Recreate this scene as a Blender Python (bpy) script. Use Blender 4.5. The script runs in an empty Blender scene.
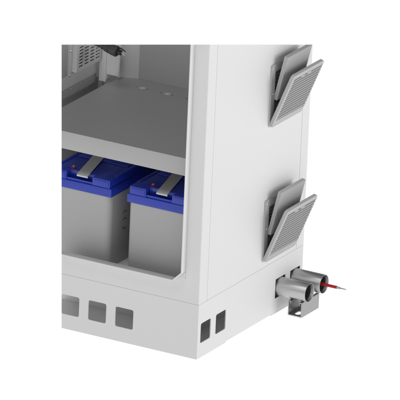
import bpy, bmesh, math
from mathutils import Vector, Matrix
S = bpy.context.scene
COL = S.collection
PI = math.pi

# ------------------------------------------------------------------ materials
def mat(name, col, rough=0.5, metal=0.0, spec=0.5, coat=0.0, noise=0.03, nscale=60.0, bump=0.0, bscale=900.0, brush=None, sss=0):
    m = bpy.data.materials.new(name); m.use_nodes = True
    nt = m.node_tree; N = nt.nodes; L = nt.links
    b = N['Principled BSDF']
    b.inputs['Metallic'].default_value = metal
    b.inputs['Roughness'].default_value = rough
    b.inputs['Specular IOR Level'].default_value = spec
    b.inputs['Coat Weight'].default_value = coat
    tc = N.new('ShaderNodeTexCoord')
    mp = N.new('ShaderNodeMapping'); L.new(tc.outputs['Object'], mp.inputs['Vector'])
    if brush: mp.inputs['Scale'].default_value = brush
    nz = N.new('ShaderNodeTexNoise'); nz.inputs['Scale'].default_value = nscale; nz.inputs['Detail'].default_value = 4
    L.new(mp.outputs['Vector'], nz.inputs['Vector'])
    mx = N.new('ShaderNodeMix'); mx.data_type = 'RGBA'
    mx.inputs['A'].default_value = tuple(c*(1-noise) for c in col)+(1,)
    mx.inputs['B'].default_value = tuple(min(1, c*(1+noise)) for c in col)+(1,)
    L.new(nz.outputs['Fac'], mx.inputs['Factor']); L.new(mx.outputs['Result'], b.inputs['Base Color'])
    rr = N.new('ShaderNodeMapRange'); rr.inputs['To Min'].default_value = max(0, rough-min(.06, noise*3)); rr.inputs['To Max'].default_value = min(1, rough+min(.06, noise*3))
    L.new(nz.outputs['Fac'], rr.inputs['Value']); L.new(rr.outputs['Result'], b.inputs['Roughness'])
    if bump > 0:
        n2 = N.new('ShaderNodeTexNoise'); n2.inputs['Scale'].default_value = bscale; n2.inputs['Detail'].default_value = 2
        L.new(tc.outputs['Object'], n2.inputs['Vector'])
        bp = N.new('ShaderNodeBump'); bp.inputs['Strength'].default_value = bump; bp.inputs['Distance'].default_value = 0.0005
        L.new(n2.outputs['Fac'], bp.inputs['Height']); L.new(bp.outputs['Normal'], b.inputs['Normal'])
    return m

PAINT = mat('light_grey_powder_coat', (.74, .74, .74), .45, spec=.35, bump=.25, noise=.012)
INNER = mat('inner_paint_shaded', (.40, .40, .40), .5, spec=.3, bump=.25, noise=.02)  # cabinet's light grey with the interior shade put into the colour
SHELF = mat('shelf_paint_shaded', (.36, .36, .36), .42, spec=.6, bump=.3, noise=.04, nscale=140)  # shelf colour darkened to carry the shade of the closed cabinet
MID   = mat('inner_paint_half_shaded', (.56, .56, .56), .5, spec=.3, bump=.2, noise=.02)  # light grey again, with a milder interior shade in the colour
LIP   = mat('lip_paint_shaded', (.46, .46, .46), .5, spec=.3, bump=.2, noise=.02)  # lip colour toned down for the shade inside the opening
CASE  = mat('battery_grey_plastic', (.44, .44, .44), .5, spec=.4, bump=.3, noise=.02)
BLUE  = mat('battery_blue_plastic', (.016, .042, .43), .24, spec=.45, coat=.2, noise=0, nscale=5)
STRAP = mat('grey_strap_webbing', (.60, .60, .585), .45, spec=.4, noise=.05, nscale=300)
RED   = mat('red_plastic', (.38, .03, .02), .45)
GRILL = mat('vent_grey_plastic', (.45, .45, .45), .5, spec=.35, bump=.15, noise=.015)
GRID  = mat('vent_slat_plastic', (.45, .45, .45), .5, spec=.35, noise=.015)
FELT  = mat('filter_fleece', (.47, .47, .47), .95, spec=.1, bump=.6, bscale=1500, noise=.07, nscale=500)
DARK  = mat('dark_plastic', (.05, .05, .05), .6)
VDARK = mat('dark_slat_plastic', (.26, .26, .26), .6)
BORE_SHADE = mat('pipe_bore_shade', (.05, .05, .05), .5)  # dark colour standing in for the shade inside the pipes
BLACK = mat('black_rubber', (.018, .018, .018), .35)
BOOT  = mat('dark_grey_rubber', (.06, .06, .06), .5)
STEEL = mat('brushed_stainless_steel', (.52, .52, .52), .36, metal=1, noise=.06, nscale=50, brush=(1, 8, 8))
GALV  = mat('galvanised_steel', (.40, .40, .40), .42, metal=.85, noise=.08, nscale=120)
ZINC  = mat('zinc_screw', (.75, .75, .75), .25, metal=1)
REDC  = mat('red_cable_jacket', (.50, .012, .012), .4)
WIRE  = mat('tinned_wire', (.45, .42, .37), .35, metal=1)

# ------------------------------------------------------------------ mesh helpers
def bevel_all(bm, w, seg=2, ang=30):
    if w <= 0: return
    es = [e for e in bm.edges if len(e.link_faces) == 2 and e.calc_face_angle(0) > math.radians(ang)]
    bmesh.ops.bevel(bm, geom=es, offset=w, segments=seg, profile=.5, affect='EDGES', clamp_overlap=True)
def merge(dst, src, M=None):
    if M is not None: src.transform(M)
    me = bpy.data.meshes.new('tmp'); src.to_mesh(me); src.free()
    dst.from_mesh(me); bpy.data.meshes.remove(me)
def box(bm, x0, x1, y0, y1, z0, z1, bev=0, seg=2, M=None):
    b = bmesh.new()
    bmesh.ops.create_cube(b, size=1)
    b.transform(Matrix.Translation(((x0+x1)/2, (y0+y1)/2, (z0+z1)/2)) @ Matrix.Diagonal((x1-x0, y1-y0, z1-z0, 1)))
    bevel_all(b, bev, seg); merge(bm, b, M)
def rrect(u0, u1, v0, v1, r=0, seg=4):
    if r <= 0: return [(u0, v0), (u1, v0), (u1, v1), (u0, v1)]
    P = []
    for cu, cv, a in ((u1-r, v0+r, -PI/2), (u1-r, v1-r, 0), (u0+r, v1-r, PI/2), (u0+r, v0+r, PI)):
        for i in range(seg+1):
            t = a+PI/2*i/seg; P.append((cu+r*math.cos(t), cv+r*math.sin(t)))
    return P
def plate(bm, outer, holes, f, t):
    """sheet with holes; f(u, v, w) gives the point, w runs over 0..t"""
    b = bmesh.new()
    loops = [outer]+list(holes); rings = []
    for lp in loops:
        vs = [b.verts.new((p[0], p[1], 0)) for p in lp]
        for i in range(len(vs)): b.edges.new((vs[i], vs[(i+1) % len(vs)]))
        rings.append(vs)
    bmesh.ops.triangle_fill(b, use_beauty=True, use_dissolve=False, edges=b.edges[:], normal=(0, 0, 1))
    b.verts.index_update()
    top = {v: b.verts.new((v.co.x, v.co.y, t)) for v in b.verts[:]}
    for fc in b.faces[:]: b.faces.new([top[v] for v in fc.verts])
    for vs in rings:
        for i in range(len(vs)):
            a, c = vs[i], vs[(i+1) % len(vs)]
            b.faces.new((a, c, top[c], top[a]))
    for v in b.verts: v.co = Vector(f(v.co.x, v.co.y, v.co.z))
    bmesh.ops.recalc_face_normals(b, faces=b.faces)
    bmesh.ops.dissolve_limit(b, angle_limit=.001, verts=b.verts, edges=b.edges)
    merge(bm, b)
def lathe(bm, prof, p0, axis, n=40, closed=False):
    """prof: (distance along axis, radius)"""
    a = Vector(axis).normalized(); q = a.to_track_quat('Z', 'Y').to_matrix().to_4x4()
    b = bmesh.new(); rings = []
    for s, r in prof:
        rings.append([b.verts.new((r*math.cos(2*PI*i/n), r*math.sin(2*PI*i/n), s)) for i in range(n)])
    m = len(rings)
    for k in range(m if closed else m-1):
        A, B = rings[k], rings[(k+1) % m]
        for i in range(n): b.faces.new((A[i], A[(i+1) % n], B[(i+1) % n], B[i]))
    if not closed:
        b.faces.new(rings[0][::-1]); b.faces.new(rings[-1])
    bmesh.ops.recalc_face_normals(b, faces=b.faces)
    merge(bm, b, Matrix.Translation(p0) @ q)
def tube_path(bm, pts, r, n=14):
    b = bmesh.new(); rings = []
    P = [Vector(p) for p in pts]
    for i, p in enumerate(P):
        d = (P[min(i+1, len(P)-1)]-P[max(i-1, 0)]).normalized()
        q = d.to_track_quat('Z', 'Y')
        rr = r[i] if isinstance(r, (list, tuple)) else r
        rings.append([b.verts.new(p+q @ Vector((rr*math.cos(2*PI*k/n), rr*math.sin(2*PI*k/n), 0))) for k in range(n)])
    for A, B in zip(rings, rings[1:]):
        for i in range(n): b.faces.new((A[i], A[(i+1) % n], B[(i+1) % n], B[i]))
    b.faces.new(rings[0][::-1]); b.faces.new(rings[-1])
    bmesh.ops.recalc_face_normals(b, faces=b.faces)
    merge(bm, b)
def obj(name, bm, m, parent=None, rot=None, at=None):
    """bm is in world coordinates (or local when at is given)"""
    me = bpy.data.meshes.new(name); bm.to_mesh(me); bm.free()
    me.materials.append(m)
    for p in me.polygons: p.use_smooth = True
    me.set_sharp_from_angle(angle=math.radians(32))
    o = bpy.data.objects.new(name, me); COL.objects.link(o)
    if parent is not None:
        o.parent = parent
        if at is None:
            w = Vector((0, 0, 0)); p = parent
            while p: w += p.location; p = p.parent
            me.transform(Matrix.Translation(-w))
        else:
            o.location = at
            if rot: o.rotation_euler = rot
    return o
def tag(o, label, cat, group=None):
    o['label'] = label; o['category'] = cat
    if group: o['group'] = group
def empty(name, loc):
    e = bpy.data.objects.new(name, None); COL.objects.link(e); e.location = loc; e.empty_display_size = .05
    return e
def copy_tree(o, parent=None):
    c = o.copy(); COL.objects.link(c); c.parent = parent
    for ch in [x for x in S.objects if x.parent == o]: copy_tree(ch, c)
    return c

# ------------------------------------------------------------------ dimensions (metres)
XL, D, ZT, ZP = -.62, .562, 1.0, .15        # left end, depth, top, plinth height
OX, OZ, CH = -.0465, .2115, .0245           # door opening: right edge, bottom edge, corner chamfer
HZ0, HZ1, HW = .040, .0945, .0535           # plinth holes
fY = lambda y0, s=1: (lambda u, v, w: (u, y0+s*w, v))
fX = lambda x0, s=-1: (lambda u, v, w: (x0+s*w, u, v))
fZ = lambda z0: (lambda u, v, w: (u, v, z0+w))

cab = empty('equipment_cabinet', (-.3, .28, 0))
tag(cab, 'tall light grey metal equipment cabinet with open front, standing on its slotted base', 'cabinet')

# plinth: four sheets, feet, bottom sheet
bm = bmesh.new()
hs = [rrect(-.408+k*.081, -.408+k*.081+HW, HZ0, HZ1, .005) for k in range(-2, 3)]
plate(bm, [(XL, 0), (0, 0), (0, ZP-.0003), (XL, ZP-.0003)], hs, fY(0), .0025)
hs = [rrect(.0155, .0155+HW, HZ0, HZ1, .005), rrect(.096, .096+HW, HZ0, HZ1, .005),
      rrect(.4158, .4158+HW, .0425, .0965, .0015), rrect(.4955, .4955+HW, .0425, .0965, .0015)]
plate(bm, [(.0025, 0), (.154, 0), (.154, .0035), (.399, .0035), (.399, 0), (D-.0025, 0), (D-.0025, ZP-.0003), (.0025, ZP-.0003)], hs, fX(0), .0025)
plate(bm, [(XL, 0), (0, 0), (0, ZP-.0003), (XL, ZP-.0003)], [], fY(D, -1), .0025)
plate(bm, [(.0025, 0), (D-.0025, 0), (D-.0025, ZP-.0003), (.0025, ZP-.0003)], [], fX(XL, 1), .0025)
obj('plinth', bm, PAINT, cab)
bm = bmesh.new()
plate(bm, [(XL+.0026, .0026), (-.0026, .0026), (-.0026, D-.0026), (XL+.0026, D-.0026)], [[(-.56, .23), (-.13, .23), (-.13, .52), (-.56, .52)]], fZ(.0045), .002)   # bottom sheet; unseen opening added to let light into the plinth
box(bm, XL+.0026, -.0026, .0026, D-.0026, ZP-.012, ZP-.008)             # top sheet under the body
box(bm, -.56, -.095, .172, .174, .0066, .045)                         # low inner kerbs
box(bm, -.094, -.092, .010, .45, .0066, .045)
for y in (.225, .36): box(bm, XL+.0026, -.006, y, y+.003, ZP-.040, ZP-.0125)  # cross members
obj('plinth_inner_frame', bm, mat('plinth_inner_paint', (.63, .63, .63), .5, noise=.02), cab)
bm = bmesh.new(); box(bm, -.0075, -.0055, .405, .559, .034, .104)       # dark sheet added for the shade around the pipes in their holes
obj('pipe_hole_shade', bm, BOOT, cab)

# body: front frame, corner posts, side panel, back, top
bm = bmesh.new()
op = [(XL+.05, OZ), (OX-CH, OZ), (OX, OZ+CH), (OX, ZT-.04), (XL+.05, ZT-.04)]
plate(bm, [(XL, ZP+.0003), (-.0035, ZP+.0003), (-.0035, ZT), (XL, ZT)], [op], fY(0), .0025)
b2 = bmesh.new(); box(b2, -.0035, 0, 0, .0416, ZP+.0003, ZT); 
es = [e for e in b2.edges if all(v.co.x > -.001 and v.co.y < .001 for v in e.verts)]
bmesh.ops.bevel(b2, geom=es, offset=.0030, segments=4, profile=.5, affect='EDGES'); merge(bm, b2)
# right and rear of the frame
box(bm, -.0035, 0, .5232, D, ZP+.0003, ZT)
box(bm, XL, -.0035, D-.003, D, ZP+.0003, ZT)
plate(bm, [(.004, ZP+.001), (D-.004, ZP+.001), (D-.004, ZT), (.004, ZT)],
      [rrect(.3352+.0175, .3352+.1665-.0175, z+.0175, z+.1665-.0175) for z in (.5455, .1725)], fX(-.0018), .004)   # backing behind the panel joints
obj('body_frame', bm, PAINT, cab)
bm = bmesh.new(); box(bm, XL, XL+.003, .003, D-.0035, ZP+.001, ZT-.002)
obj('outer_side_panel', bm, PAINT, cab)
# folded flange round the door opening
bm = bmesh.new()
T = .0028
inn = [(XL+.05, OZ), (OX-CH, OZ), (OX, OZ+CH), (OX, ZT-.04)]
k = T*math.tan(PI/8)
out = [(XL+.05, OZ-T), (OX-CH+k, OZ-T), (OX+T, OZ+CH-k), (OX+T, ZT-.04)]
def flange_profile(bm, y0, y1):
    b = bmesh.new()
    vi0 = [b.verts.new((x, y0, z)) for x, z in inn]; vi1 = [b.verts.new((x, y1, z)) for x, z in inn]
    vo0 = [b.verts.new((x, y0, z)) for x, z in out]; vo1 = [b.verts.new((x, y1, z)) for x, z in out]
    n = len(inn)
    for i in range(n-1):
        b.faces.new((vi0[i], vi0[i+1], vi1[i+1], vi1[i])); b.faces.new((vo0[i], vo1[i], vo1[i+1], vo0[i+1]))
        b.faces.new((vi0[i], vo0[i], vo0[i+1], vi0[i+1])); b.faces.new((vi1[i], vi1[i+1], vo1[i+1], vo1[i]))
    b.faces.new((vi0[0], vi1[0], vo1[0], vo0[0])); b.faces.new((vi0[-1], vo0[-1], vo1[-1], vi1[-1]))
    bmesh.ops.recalc_face_normals(b, faces=b.faces)
    bevel_all(b, .0006, 2); merge(bm, b)
flange_profile(bm, -.0205, -.0002)
box(bm, OX+.0005, OX+.0035, -.0022, -.0003, OZ+.002, OZ+CH-.004)        # little tab below the mitred corner
obj('door_flange', bm, PAINT, cab)

# side panel with the two vent cut-outs
VZ = (.5455, .1725)      # vent bottom heights
VY, VS = .3352, .1665
hs = [rrect(VY+.02, VY+VS-.02, z+.02, z+VS-.02) for z in VZ]
bm = bmesh.new()
plate(bm, [(.0429, ZP+.0003), (.5219, ZP+.0003), (.5219, ZT), (.0429, ZT)], hs, fX(-.0001), .0015)
obj('side_panel', bm, PAINT, cab)

# interior
bm = bmesh.new(); box(bm, XL+.004, -.009, .003, D-.004, .165, .170)
obj('floor_tray', bm, PAINT, cab)
bm = bmesh.new()
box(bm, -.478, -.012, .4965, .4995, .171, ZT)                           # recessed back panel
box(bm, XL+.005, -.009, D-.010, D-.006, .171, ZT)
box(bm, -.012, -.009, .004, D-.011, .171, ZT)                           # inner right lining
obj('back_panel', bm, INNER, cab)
bm = bmesh.new()
b2 = bmesh.new()                                                        # slanted strip left of the recess
vs = [b2.verts.new(p) for p in ((-.5295, .4757, .171), (-.478, .4954, .171), (-.478, .4990, .171), (-.5295, .4793, .171))]
f0 = b2.faces.new(vs); r_ = bmesh.ops.extrude_face_region(b2, geom=[f0])
bmesh.ops.translate(b2, vec=(0, 0, ZT-.171), verts=[g for g in r_['geom'] if isinstance(g, bmesh.types.BMVert)])
bmesh.ops.recalc_face_normals(b2, faces=b2.faces); merge(bm, b2)
obj('back_corner_strip', bm, MID, cab)
bm = bmesh.new()
box(bm, -.5735, -.5525, .450, .4745, .522, ZT, .0015)
box(bm, -.5525, -.5505, .4525, .470, .530, ZT)
obj('corner_post', bm, PAINT, cab)
bm = bmesh.new()
box(bm, -.5500, -.5135, .4500, .4525, .545, ZT)
box(bm, -.5150, -.5118, .4470, .4535, .545, ZT, .0008)
obj('mounting_plate', bm, PAINT, cab)
bm = bmesh.new()
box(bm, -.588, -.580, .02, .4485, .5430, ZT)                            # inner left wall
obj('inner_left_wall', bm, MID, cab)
bm = bmesh.new()
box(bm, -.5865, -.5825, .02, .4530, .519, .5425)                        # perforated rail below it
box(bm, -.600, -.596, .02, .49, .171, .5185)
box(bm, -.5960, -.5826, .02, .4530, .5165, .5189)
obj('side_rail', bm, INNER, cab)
for y in (.268+.0263*i for i in range(-1, 6)):
    bm = bmesh.new(); lathe(bm, [(0, .0024), (.0006, .0024), (.0014, .0015)], (-.5826, y, .5342), (1, 0, 0), 16)
    obj('rail_rivet', bm, LIP, cab)
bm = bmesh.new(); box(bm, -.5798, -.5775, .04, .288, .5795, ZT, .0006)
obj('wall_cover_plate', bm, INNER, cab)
for z in (.5795, .6475):
    bm = bmesh.new(); lathe(bm, [(0, .0038), (.0015, .0038), (.0026, .0022)], (-.5798, .3035, z-.004), (1, 0, 0), 18)
    obj('screw', bm, ZINC, cab)
# slotted fan box on the left wall
bm = bmesh.new()
FX, FY0, FY1, FZ0 = -.5655, .3150, .4470, .5830
hs = []
for c in range(4):
    for r in range(14):
        y = FY0+.0135+c*.0295; z = FZ0+.0125+r*.0088
        if z < .70: hs.append([(y, z-.0018), (y+.0195, z-.0018), (y+.0205, z), (y+.0195, z+.0018), (y, z+.0018), (y-.001, z)])
plate(bm, [(FY0, FZ0), (FY1, FZ0), (FY1, .75), (FY0, .75)], hs, fX(FX), .0018)
box(bm, -.5798, FX-.0018, FY0, FY0+.002, FZ0, .75)
box(bm, -.5798, FX-.0018, FY1-.002, FY1, FZ0, .75)
box(bm, -.5798, FX-.0018, FY0+.002, FY1-.002, FZ0, FZ0+.002)
box_o = obj('fan_housing', bm, MID, cab)
bm = bmesh.new(); box(bm, -.5795, -.5785, FY0+.003, FY1-.003, FZ0+.003, .748)
obj('fan_back', bm, DARK, box_o)

# shelf
SZ = .5337
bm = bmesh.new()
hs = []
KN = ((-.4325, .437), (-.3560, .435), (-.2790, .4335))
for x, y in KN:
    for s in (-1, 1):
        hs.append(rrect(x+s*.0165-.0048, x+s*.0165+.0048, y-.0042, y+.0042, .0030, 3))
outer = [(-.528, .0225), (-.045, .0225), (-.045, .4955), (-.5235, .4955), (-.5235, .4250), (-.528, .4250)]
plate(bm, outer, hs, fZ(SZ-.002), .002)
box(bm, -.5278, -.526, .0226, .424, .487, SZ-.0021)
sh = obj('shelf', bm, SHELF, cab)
bm = bmesh.new(); box(bm, -.5278, -.0455, .0195, .0222, .4857, SZ+.0002, .0010)
obj('shelf_front_lip', bm, LIP, sh)
for x, y in KN:
    bm = bmesh.new(); lathe(bm, [(0, .0085), (.0004, .0085), (.0011, .0070), (.0016, .0035)], (x, y, SZ), (0, 0, 1), 28)
    obj('screw_head', bm, MID, sh)

# ------------------------------------------------------------------ vents (part > sub-parts), built with the hinge corner as origin
vent = empty('filter_vent', (0, 0, 0)); vent.parent = cab
vent.location = Vector((0, VY, VZ[0]))-cab.location
ow = .0042
bm = bmesh.new()
plate(bm, rrect(0, VS, 0, VS, .004), [rrect(.0205, VS-.0205, .0205, VS-.0205, .002)], lambda u, v, w: (w, u, v), ow)
for a, b_, c, d in ((.018, .0205, .018, VS-.018), (VS-.0205, VS-.018, .018, VS-.018)):
    box(bm, -.024, .0002, a, b_, c, d)
box(bm, -.024, .0002, .0205, VS-.0205, .018, .0205); box(bm, -.024, .0002, .0205, VS-.0205, VS-.0205, VS-.018)
obj('vent_frame', bm, GRILL, vent, at=(0, 0, 0))
bm = bmesh.new()
n = 15
for i in range(n):
    z = .026+i*(VS-.05)/(n-1)
    M = Matrix.Translation((-.004, 0, z)) @ Matrix.Rotation(math.radians(35), 4, 'Y')
    box(bm, -.0055, .0055, .0207, VS-.0207, -.001, .001, M=M)
for y in (VS*.36, VS*.64): box(bm, -.012, -.0055, y-.002, y+.002, .0207, VS-.0207)
obj('vent_louvre', bm, VDARK, vent, at=(0, 0, 0))
bm = bmesh.new(); box(bm, -.0235, -.0225, .0207, VS-.0207, .0207, VS-.0207)
obj('vent_mesh', bm, DARK, vent, at=(0, 0, 0))
for (y, z) in ((.0105, VS-.0115), (.0105, .087), (VS-.0105, VS-.0115), (VS-.0105, .087)):
    bm = bmesh.new(); lathe(bm, [(0, .0033), (.0008, .0033), (.0020, .0020)], (ow, y, z), (1, 0, 0), 18)
    obj('vent_screw', bm, ZINC, vent, at=(0, 0, 0))
# filter mat, leaning out of the frame
bm = bmesh.new()
MW, MH, MT = .130, .1258, .0105
b2 = bmesh.new(); nr = 16; out_ = []
pr = []
for i in range(nr*4+1):
    y = MW*i/(nr*4); pr.append((MT+.0010*math.sin(i*PI/2), y))
lp = [(0, 0)]+[(x, y) for x, y in pr]+[(0, MW)]
v0 = [b2.verts.new((x, y, 0)) for x, y in lp]; v1 = [b2.verts.new((x, y, MH)) for x, y in lp]
for i in range(len(lp)):
    j = (i+1) % len(lp); b2.faces.new((v0[i], v0[j], v1[j], v1[i]))
b2.faces.new(v0); b2.faces.new(v1)
bmesh.ops.recalc_face_normals(b2, faces=b2.faces); merge(bm, b2)
obj('filter_mat', bm, FELT, vent, at=(.0010, .0205, .0705), rot=(0, math.radians(12.8), 0))
# louvred cover, hinged open at its bottom
CT = .0095
bm = bmesh.new()
b2 = bmesh.new()
plate(b2, rrect(0, VS+.0005, 0, VS, .010, 6), [rrect(.0130, VS-.0035, .0190, VS-.0120, .002)], lambda u, v, w: (w, u, v), CT)
bevel_all(b2, .0016, 3, 40); merge(bm, b2)
# closed pull tab at the top edge and catch at the bottom
plate(bm, [(VS*.27, VS-.0122), (VS*.33, VS-.0195), (VS*.41, VS-.0195), (VS*.44, VS-.0150), (VS*.50, VS-.0150), (VS*.53, VS-.0195), (VS*.62, VS-.0195), (VS*.68, VS-.0122)], [], lambda u, v, w: (w+.0025, u, v), CT-.0028)
cover = obj('vent_cover', bm, GRILL, vent, at=(.0005, -.0008, -.0002), rot=(0, math.radians(21.6), 0))
bm = bmesh.new()
n = 15
for i in range(n):
    z = .0225+i*(VS-.039)/(n-1)
    M = Matrix.Translation((CT*.72, 0, z)) @ Matrix.Rotation(math.radians(-62), 4, 'Y')
    box(bm, -.0047, .0047, .0128, VS-.0006, -.0014, .0014, M=M)
box(bm, .0048, .0062, .0125, VS-.0030, .0185, VS-.0115)
so = obj('slats', bm, GRID, cover, at=(0, 0, 0))
vent['label'] = 'upper filter vent with its louvred cover hinged open'
v2 = copy_tree(vent, cab); v2.location = Vector((0, VY-.0015, VZ[1]))-cab.location
v2['label'] = 'lower filter vent with its louvred cover hinged open'

# ------------------------------------------------------------------ batteries
BW, BD = .191, .330
def make_battery(x0, y0, z0):
    t = empty('battery', (x0+BW/2, y0+BD/2, z0))
    H1, H2, H3 = .1975, .2205, .2425          # case top, lid band top, lid top
    bm = bmesh.new()
    b2 = bmesh.new()
    box(b2, x0+.0030, x0+BW-.0030, y0+.0025, y0+BD-.0025, z0+.0005, z0+H1+.002)
    es = [e for e in b2.edges if abs(e.verts[0].co.z-e.verts[1].co.z) > .1]
    bmesh.ops.bevel(b2, geom=es, offset=.017, segments=7, profile=.5, affect='EDGES')
    merge(bm, b2)
    c = obj('battery_case', bm, CASE, t)
    # raised characters moulded into the right-hand side
    bm = bmesh.new(); xs = x0+BW-.0029
    for zc, kind in ((.1335, 0), (.1135, 0), (.0935, 1)):
        pts = []
        for i in range(11):
            a = PI*i/10 if kind == 0 else PI+PI*1.25*i/10
            pts.append((xs, y0+.082-.0075*math.cos(a), z0+zc+.0050*math.sin(a)))
        tube_path(bm, pts, .0009, 6)
    obj('moulded_mark', bm, DARK, c)
    # lid: band + upper tier with the handle notch
    bm = bmesh.new()
    NX0, NX1, NY = x0+.0545, x0+.1320, .024
    box(bm, x0, x0+BW, y0, y0+BD, z0+H1, z0+H2, .0016, 2)
    pts = [(x0+.006, y0+.002), (NX0, y0+.002), (NX0, y0+NY), (NX1, y0+NY), (NX1, y0+.002), (x0+BW-.006, y0+.002),
           (x0+BW-.006, y0+BD-.004), (x0+.006, y0+BD-.004)]
    b2 = bmesh.new(); plate(b2, pts, [], fZ(z0+H2-.0010), H3-H2+.0010); bevel_all(b2, .0013, 2, 40); merge(bm, b2)
    # framed pads either side of the notch, and ribs on the top
    box(bm, x0+.0100, NX0-.004, y0+.0004, y0+.0030, z0+H2+.003, z0+H3-.004, .0006)
    box(bm, NX1+.0040, x0+BW-.010, y0+.0004, y0+.0030, z0+H2+.003, z0+H3-.004, .0006)
    box(bm, NX0, NX1, y0+.004, y0+.0065, z0+H2-.0005, z0+H2+.0065, .0008)
    box(bm, x0+.020, x0+BW-.020, y0+.120, y0+.310, z0+H3-.0005, z0+H3+.0030, .0015)
    box(bm, x0+.006, x0+.016, y0+.040, y0+BD-.02, z0+H3-.0005, z0+H3+.0016, .0008)
    box(bm, x0+BW-.016, x0+BW-.006, y0+.040, y0+BD-.02, z0+H3-.0005, z0+H3+.0016, .0008)
    ld = obj('lid', bm, BLUE, t)
    # terminal
    bm = bmesh.new(); lathe(bm, [(0, .0066), (.0026, .0066), (.0036, .0056)], (x0+.0555, y0+.038, z0+H3-.0004), (0, 0, 1), 28)
    tr = obj('terminal_ring', bm, RED, ld)
    bm = bmesh.new(); lathe(bm, [(0, .0034), (.0014, .0034), (.0020, .0024)], (x0+.0555, y0+.038, z0+H3+.0036), (0, 0, 1), 24)
    obj('terminal_bolt', bm, ZINC, tr)
    # carrying strap: from the notch over the lid, slanting to the rear left
    bm = bmesh.new(); b2 = bmesh.new()
    sk = -.230                                  # sideways drift per metre of depth
    path = [(y0+.0030, z0+H3-.0060), (y0-.0030, z0+H3-.0045), (y0-.0035, z0+H3-.0005), (y0+.001, z0+H3+.0022), (y0+.03, z0+H3+.0032),
            (y0+.10, z0+H3+.0045), (y0+.125, z0+H3+.0058), (y0+.30, z0+H3+.0058)]
    th = .0014; rows = []
    for i, (y, z) in enumerate(path):
        xa = x0+.0880+sk*max(0, y-y0); xb = xa+.0325
        rows.append([b2.verts.new(p) for p in ((xa, y, z), (xb, y, z), (xb, y+(.0012 if i < 3 else 0), z-th if i > 2 else z-.0002), (xa, y+(.0012 if i < 3 else 0), z-th if i > 2 else z-.0002))])
    for A, B in zip(rows, rows[1:]):
        for i in range(4): b2.faces.new((A[i], A[(i+1) % 4], B[(i+1) % 4], B[i]))
    b2.faces.new(rows[0]); b2.faces.new(rows[-1][::-1])
    bmesh.ops.recalc_face_normals(b2, faces=b2.faces); merge(bm, b2)
    obj('carrying_strap', bm, STRAP, t)
    return t
bat = make_battery(-.2530, .050, .170)
G = 'batteries on the cabinet floor'
tag(bat, 'blue-lidded grey battery nearer the right side wall, partly hidden by the door flange', 'battery', G)
bat2 = copy_tree(bat); bat2.location.x -= .2380
tag(bat2, 'blue-lidded grey battery left of the other, its right flank in view', 'battery', G)

# ------------------------------------------------------------------ pipes, cable, strut
def pipe(y, z):
    bm = bmesh.new(); R_ = .0255; r_ = .0240
    lathe(bm, [(0, R_), (.1165, R_), (.117, R_-.0003), (.117, r_+.0003), (.1165, r_), (0, r_)], (-.030, y, z), (1, 0, 0), 72, closed=True)
    o = obj('cable_pipe', bm, STEEL)
    o.data.transform(Matrix.Translation((-.028, -y, -z))); o.location = (.028, y, z)
    bm = bmesh.new(); lathe(bm, [(0, .0239), (.108, .0239), (.108, .0231), (0, .0231)], (-.030, y, z), (1, 0, 0), 64, closed=True)  # liner added to paint the bore's shade
    obj('bore_shade_liner', bm, BORE_SHADE, o)
    bm = bmesh.new(); lathe(bm, [(0, .0229), (.001, .0229)], (-.029, y, z), (1, 0, 0), 48)  # dark disc added to keep the far end of the bore in shade
    obj('bore_shade_disc', bm, DARK, o)
    return o
p1 = pipe(.4437, .0698); p2 = copy_tree(p1); p2.location.y = .5240
tag(p1, 'short round stainless steel pipe stub nearer the front corner, empty inside', 'pipe', 'pipe stubs leaving the cabinet base')
tag(p2, 'short round stainless steel pipe stub at the rear corner, with a red cable in it', 'pipe', 'pipe stubs leaving the cabinet base')
cable = empty('red_cable', (.07, .524, .0690))
tag(cable, 'thin red cable with stripped bare wire end poking out of the rear pipe', 'cable')
bm = bmesh.new(); tube_path(bm, [(-.06+.03*i, .524, .0690) for i in range(5)]+[(.095, .524, .0690), (.1255, .524, .0690)], .0040, 20)
jk = obj('jacket', bm, REDC, cable)
bm = bmesh.new(); lathe(bm, [(0, .0031), (.0095, .0031), (.0105, .0026)], (.1250, .524, .0690), (1, 0, 0), 20)
obj('insulation_end', bm, GRILL, cable)
bm = bmesh.new()
lathe(bm, [(0, .0015), (.008, .0015), (.0155, .0012)], (.1350, .524, .0690), (1, 0, 0), 10)
lathe(bm, [(0, .0009), (.012, .0009), (.0185, .0006)], (.1350, .5248, .0686), (1, .01, -.02), 8)
obj('bare_wire', bm, WIRE, cable)

strut = empty('strut_bracket', (.056, .472, .0045))
tag(strut, 'short galvanised C-channel bracket with slotted bottom lying under the two pipe stubs', 'bracket')
bm = bmesh.new()
a, b_, t, z0, z1, y0, y1 = .0358, .0768, .0024, .0030, .0440, .4245, .5185
plate(bm, [(a+t, y0), (b_-t, y0), (b_-t, y1), (a+t, y1)], [rrect(a+.0125, b_-.0125, y0+.010, y0+.040, .0078, 6), rrect(a+.0125, b_-.0125, y0+.058, y0+.088, .0078, 6)], fZ(z0), t)
box(bm, a, a+t, y0, y1, z0, z1); box(bm, b_-t, b_, y0, y1, z0, z1)
for s, x in ((1, a), (-1, b_)):
    x0_, x1_ = sorted((x+s*t, x+s*.0085)); box(bm, x0_, x1_, y0, y1, z1-t, z1)
    x0_, x1_ = sorted((x+s*.0085, x+s*(.0085-t))); box(bm, x0_, x1_, y0, y1, z1-.0075, z1-t)
obj('channel', bm, GALV, strut)

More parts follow.
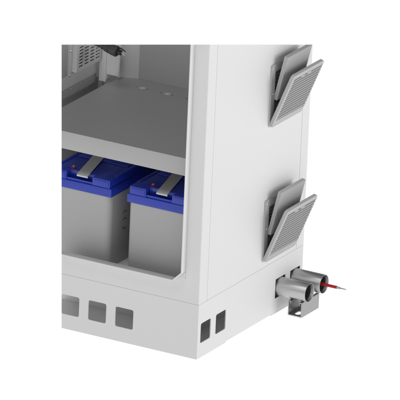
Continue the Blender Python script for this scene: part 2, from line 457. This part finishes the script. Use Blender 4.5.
# ------------------------------------------------------------------ dark cable plug by the rear left post
plug = empty('cable_plug', (-.535, .435, .60))
tag(plug, 'dark rubber-booted cable plug sticking out in front of the rear left corner post', 'plug')
A = Vector((-.5420, .3620, .6577)); Bp = Vector((-.4630, .3580, .6490)); ax = (Bp-A)
bm = bmesh.new()
Ln = ax.length
lathe(bm, [(-.03, .0050), (0, .0055), (Ln*.30, .0065), (Ln*.32, .0085), (Ln*.36, .0085), (Ln*.38, .0070), (Ln*.42, .0072), (Ln*.44, .0105), (Ln*.60, .0128), (Ln*.62, .0112), (Ln*.66, .0115), (Ln*.68, .0138), (Ln*.90, .0150), (Ln*.93, .0130)], A, ax, 36)
obj('boot', bm, BOOT, plug)
bm = bmesh.new(); lathe(bm, [(0, .0085), (.004, .0085), (.0045, .0072), (.012, .0072), (.0125, .0060)], A+ax*.92, ax, 28)
so_ = obj('socket', bm, BLACK, plug)
bm = bmesh.new()
for dy, dz in ((-.0035, .002), (.0025, -.0035), (.0005, .0045)):
    lathe(bm, [(0, .0013), (.009, .0013), (.0098, .0006)], A+ax*1.10+Vector((0, dy, dz)), ax, 10)
obj('pin', bm, ZINC, so_)
bm = bmesh.new(); tube_path(bm, [A+ax*.90+Vector((0, -.002, .013)), A+ax*1.04+Vector((0, -.002, .013)), A+ax*1.20+Vector((0, -.002, .0105)), A+ax*1.26+Vector((0, -.002, .008))], [.0022, .0020, .0016, .001], 8)
obj('latch_prong', bm, BLACK, plug)

# ------------------------------------------------------------------ camera
cd = bpy.data.cameras.new('camera'); co = bpy.data.objects.new('camera', cd); COL.objects.link(co); S.camera = co
right = Vector((0.871292267624542, 0.48909288136277757, 0.0404714439813923))
down = Vector((0.19846579283196444, -0.27572955945095023, -0.9405235452239163))
fwd = Vector((-0.44884419730376685, 0.8275030896892414, -0.337309239573268))
CAM = Vector((12.82186629, -23.65738177, 10.08137167))
Mx = Matrix((right, -down, -fwd)).transposed().to_4x4(); Mx.translation = CAM
co.matrix_world = Mx
cd.sensor_width = 36; cd.lens = 997.133; cd.clip_end = 500; cd.clip_start = .5

# ------------------------------------------------------------------ the cabinet is shown in section: everything beyond two cut planes is taken away
F_ = 11079.256
def plane_through(p, q):
    a_ = right*((p[0]-200)/F_)+down*((p[1]-200)/F_)+fwd
    b_ = right*((q[0]-200)/F_)+down*((q[1]-200)/F_)+fwd
    return a_.cross(b_).normalized()
n_left = plane_through((61.6, 0), (61.6, 400)); n_top = plane_through((0, 44.6), (400, 44.6))
if n_left.dot(-right) < 0: n_left = -n_left
if n_top.dot(-down) < 0: n_top = -n_top
bpy.context.view_layer.update()
for o in [x for x in S.objects if x.type == 'MESH']:
    Wm = o.matrix_world; done = False
    for nn in (n_left, n_top):
        s = [(Wm @ v.co-CAM).dot(nn) for v in o.data.vertices]
        if not s or max(s) <= 1e-6: continue
        if min(s) >= 0: o.data.clear_geometry() if o.data.users == 1 else None; o['gone'] = 1; break
        if o.data.users > 1: o.data = o.data.copy()
        b = bmesh.new(); b.from_mesh(o.data); b.transform(Wm)
        g = b.verts[:]+b.edges[:]+b.faces[:]
        rr = bmesh.ops.bisect_plane(b, geom=g, dist=1e-6, plane_co=CAM, plane_no=nn, clear_outer=True)
        ce = [e for e in rr['geom_cut'] if isinstance(e, bmesh.types.BMEdge) and e.is_boundary]
        try: bmesh.ops.triangle_fill(b, use_beauty=True, edges=ce, normal=nn)
        except Exception: pass
        b.transform(Wm.inverted()); b.to_mesh(o.data); b.free()
for o in [x for x in S.objects if 'gone' in x]: bpy.data.objects.remove(o)

# ------------------------------------------------------------------ light
def area(name, loc, target, size, power, col=(1, 1, 1)):
    l = bpy.data.lights.new(name, 'AREA'); l.shape = 'SQUARE'; l.size = size; l.energy = power; l.color = col
    o = bpy.data.objects.new(name, l); COL.objects.link(o); o.location = loc
    o.rotation_euler = (Vector(target)-Vector(loc)).to_track_quat('-Z', 'Y').to_euler()
    return o
area('softbox_right', (5.0, .8, 2.0), (0, .28, .3), 2.4, 108)
area('softbox_front', (.9, -4.9, 4.0), (-.2, 0, .3), 2.0, 24)
area('softbox_top', (-.2, -2.4, 5.2), (-.2, 0, .3), 1.8, 46)
w = bpy.data.worlds.new('World'); S.world = w; w.use_nodes = True
nt = w.node_tree; N = nt.nodes; L = nt.links; bg = N['Background']
tc = N.new('ShaderNodeTexCoord'); sx = N.new('ShaderNodeSeparateXYZ'); L.new(tc.outputs['Generated'], sx.inputs[0])
cr = N.new('ShaderNodeValToRGB'); mr = N.new('ShaderNodeMapRange')
mr.inputs['From Min'].default_value = -1; mr.inputs['From Max'].default_value = 1
L.new(sx.outputs['Z'], mr.inputs['Value']); L.new(mr.outputs['Result'], cr.inputs['Fac'])
e = cr.color_ramp.elements
e[0].position = .50; e[0].color = (1.0, 1.0, 1.0, 1)
e[1].position = .68; e[1].color = (.16, .16, .16, 1)
L.new(cr.outputs['Color'], bg.inputs['Color']); bg.inputs['Strength'].default_value = 1.02

S.view_settings.view_transform = 'Standard'; S.view_settings.look = 'None'
S.view_settings.exposure = 0; S.view_settings.gamma = 1
S.render.engine = 'CYCLES'
S.render.resolution_x = 1024; S.render.resolution_y = 1024
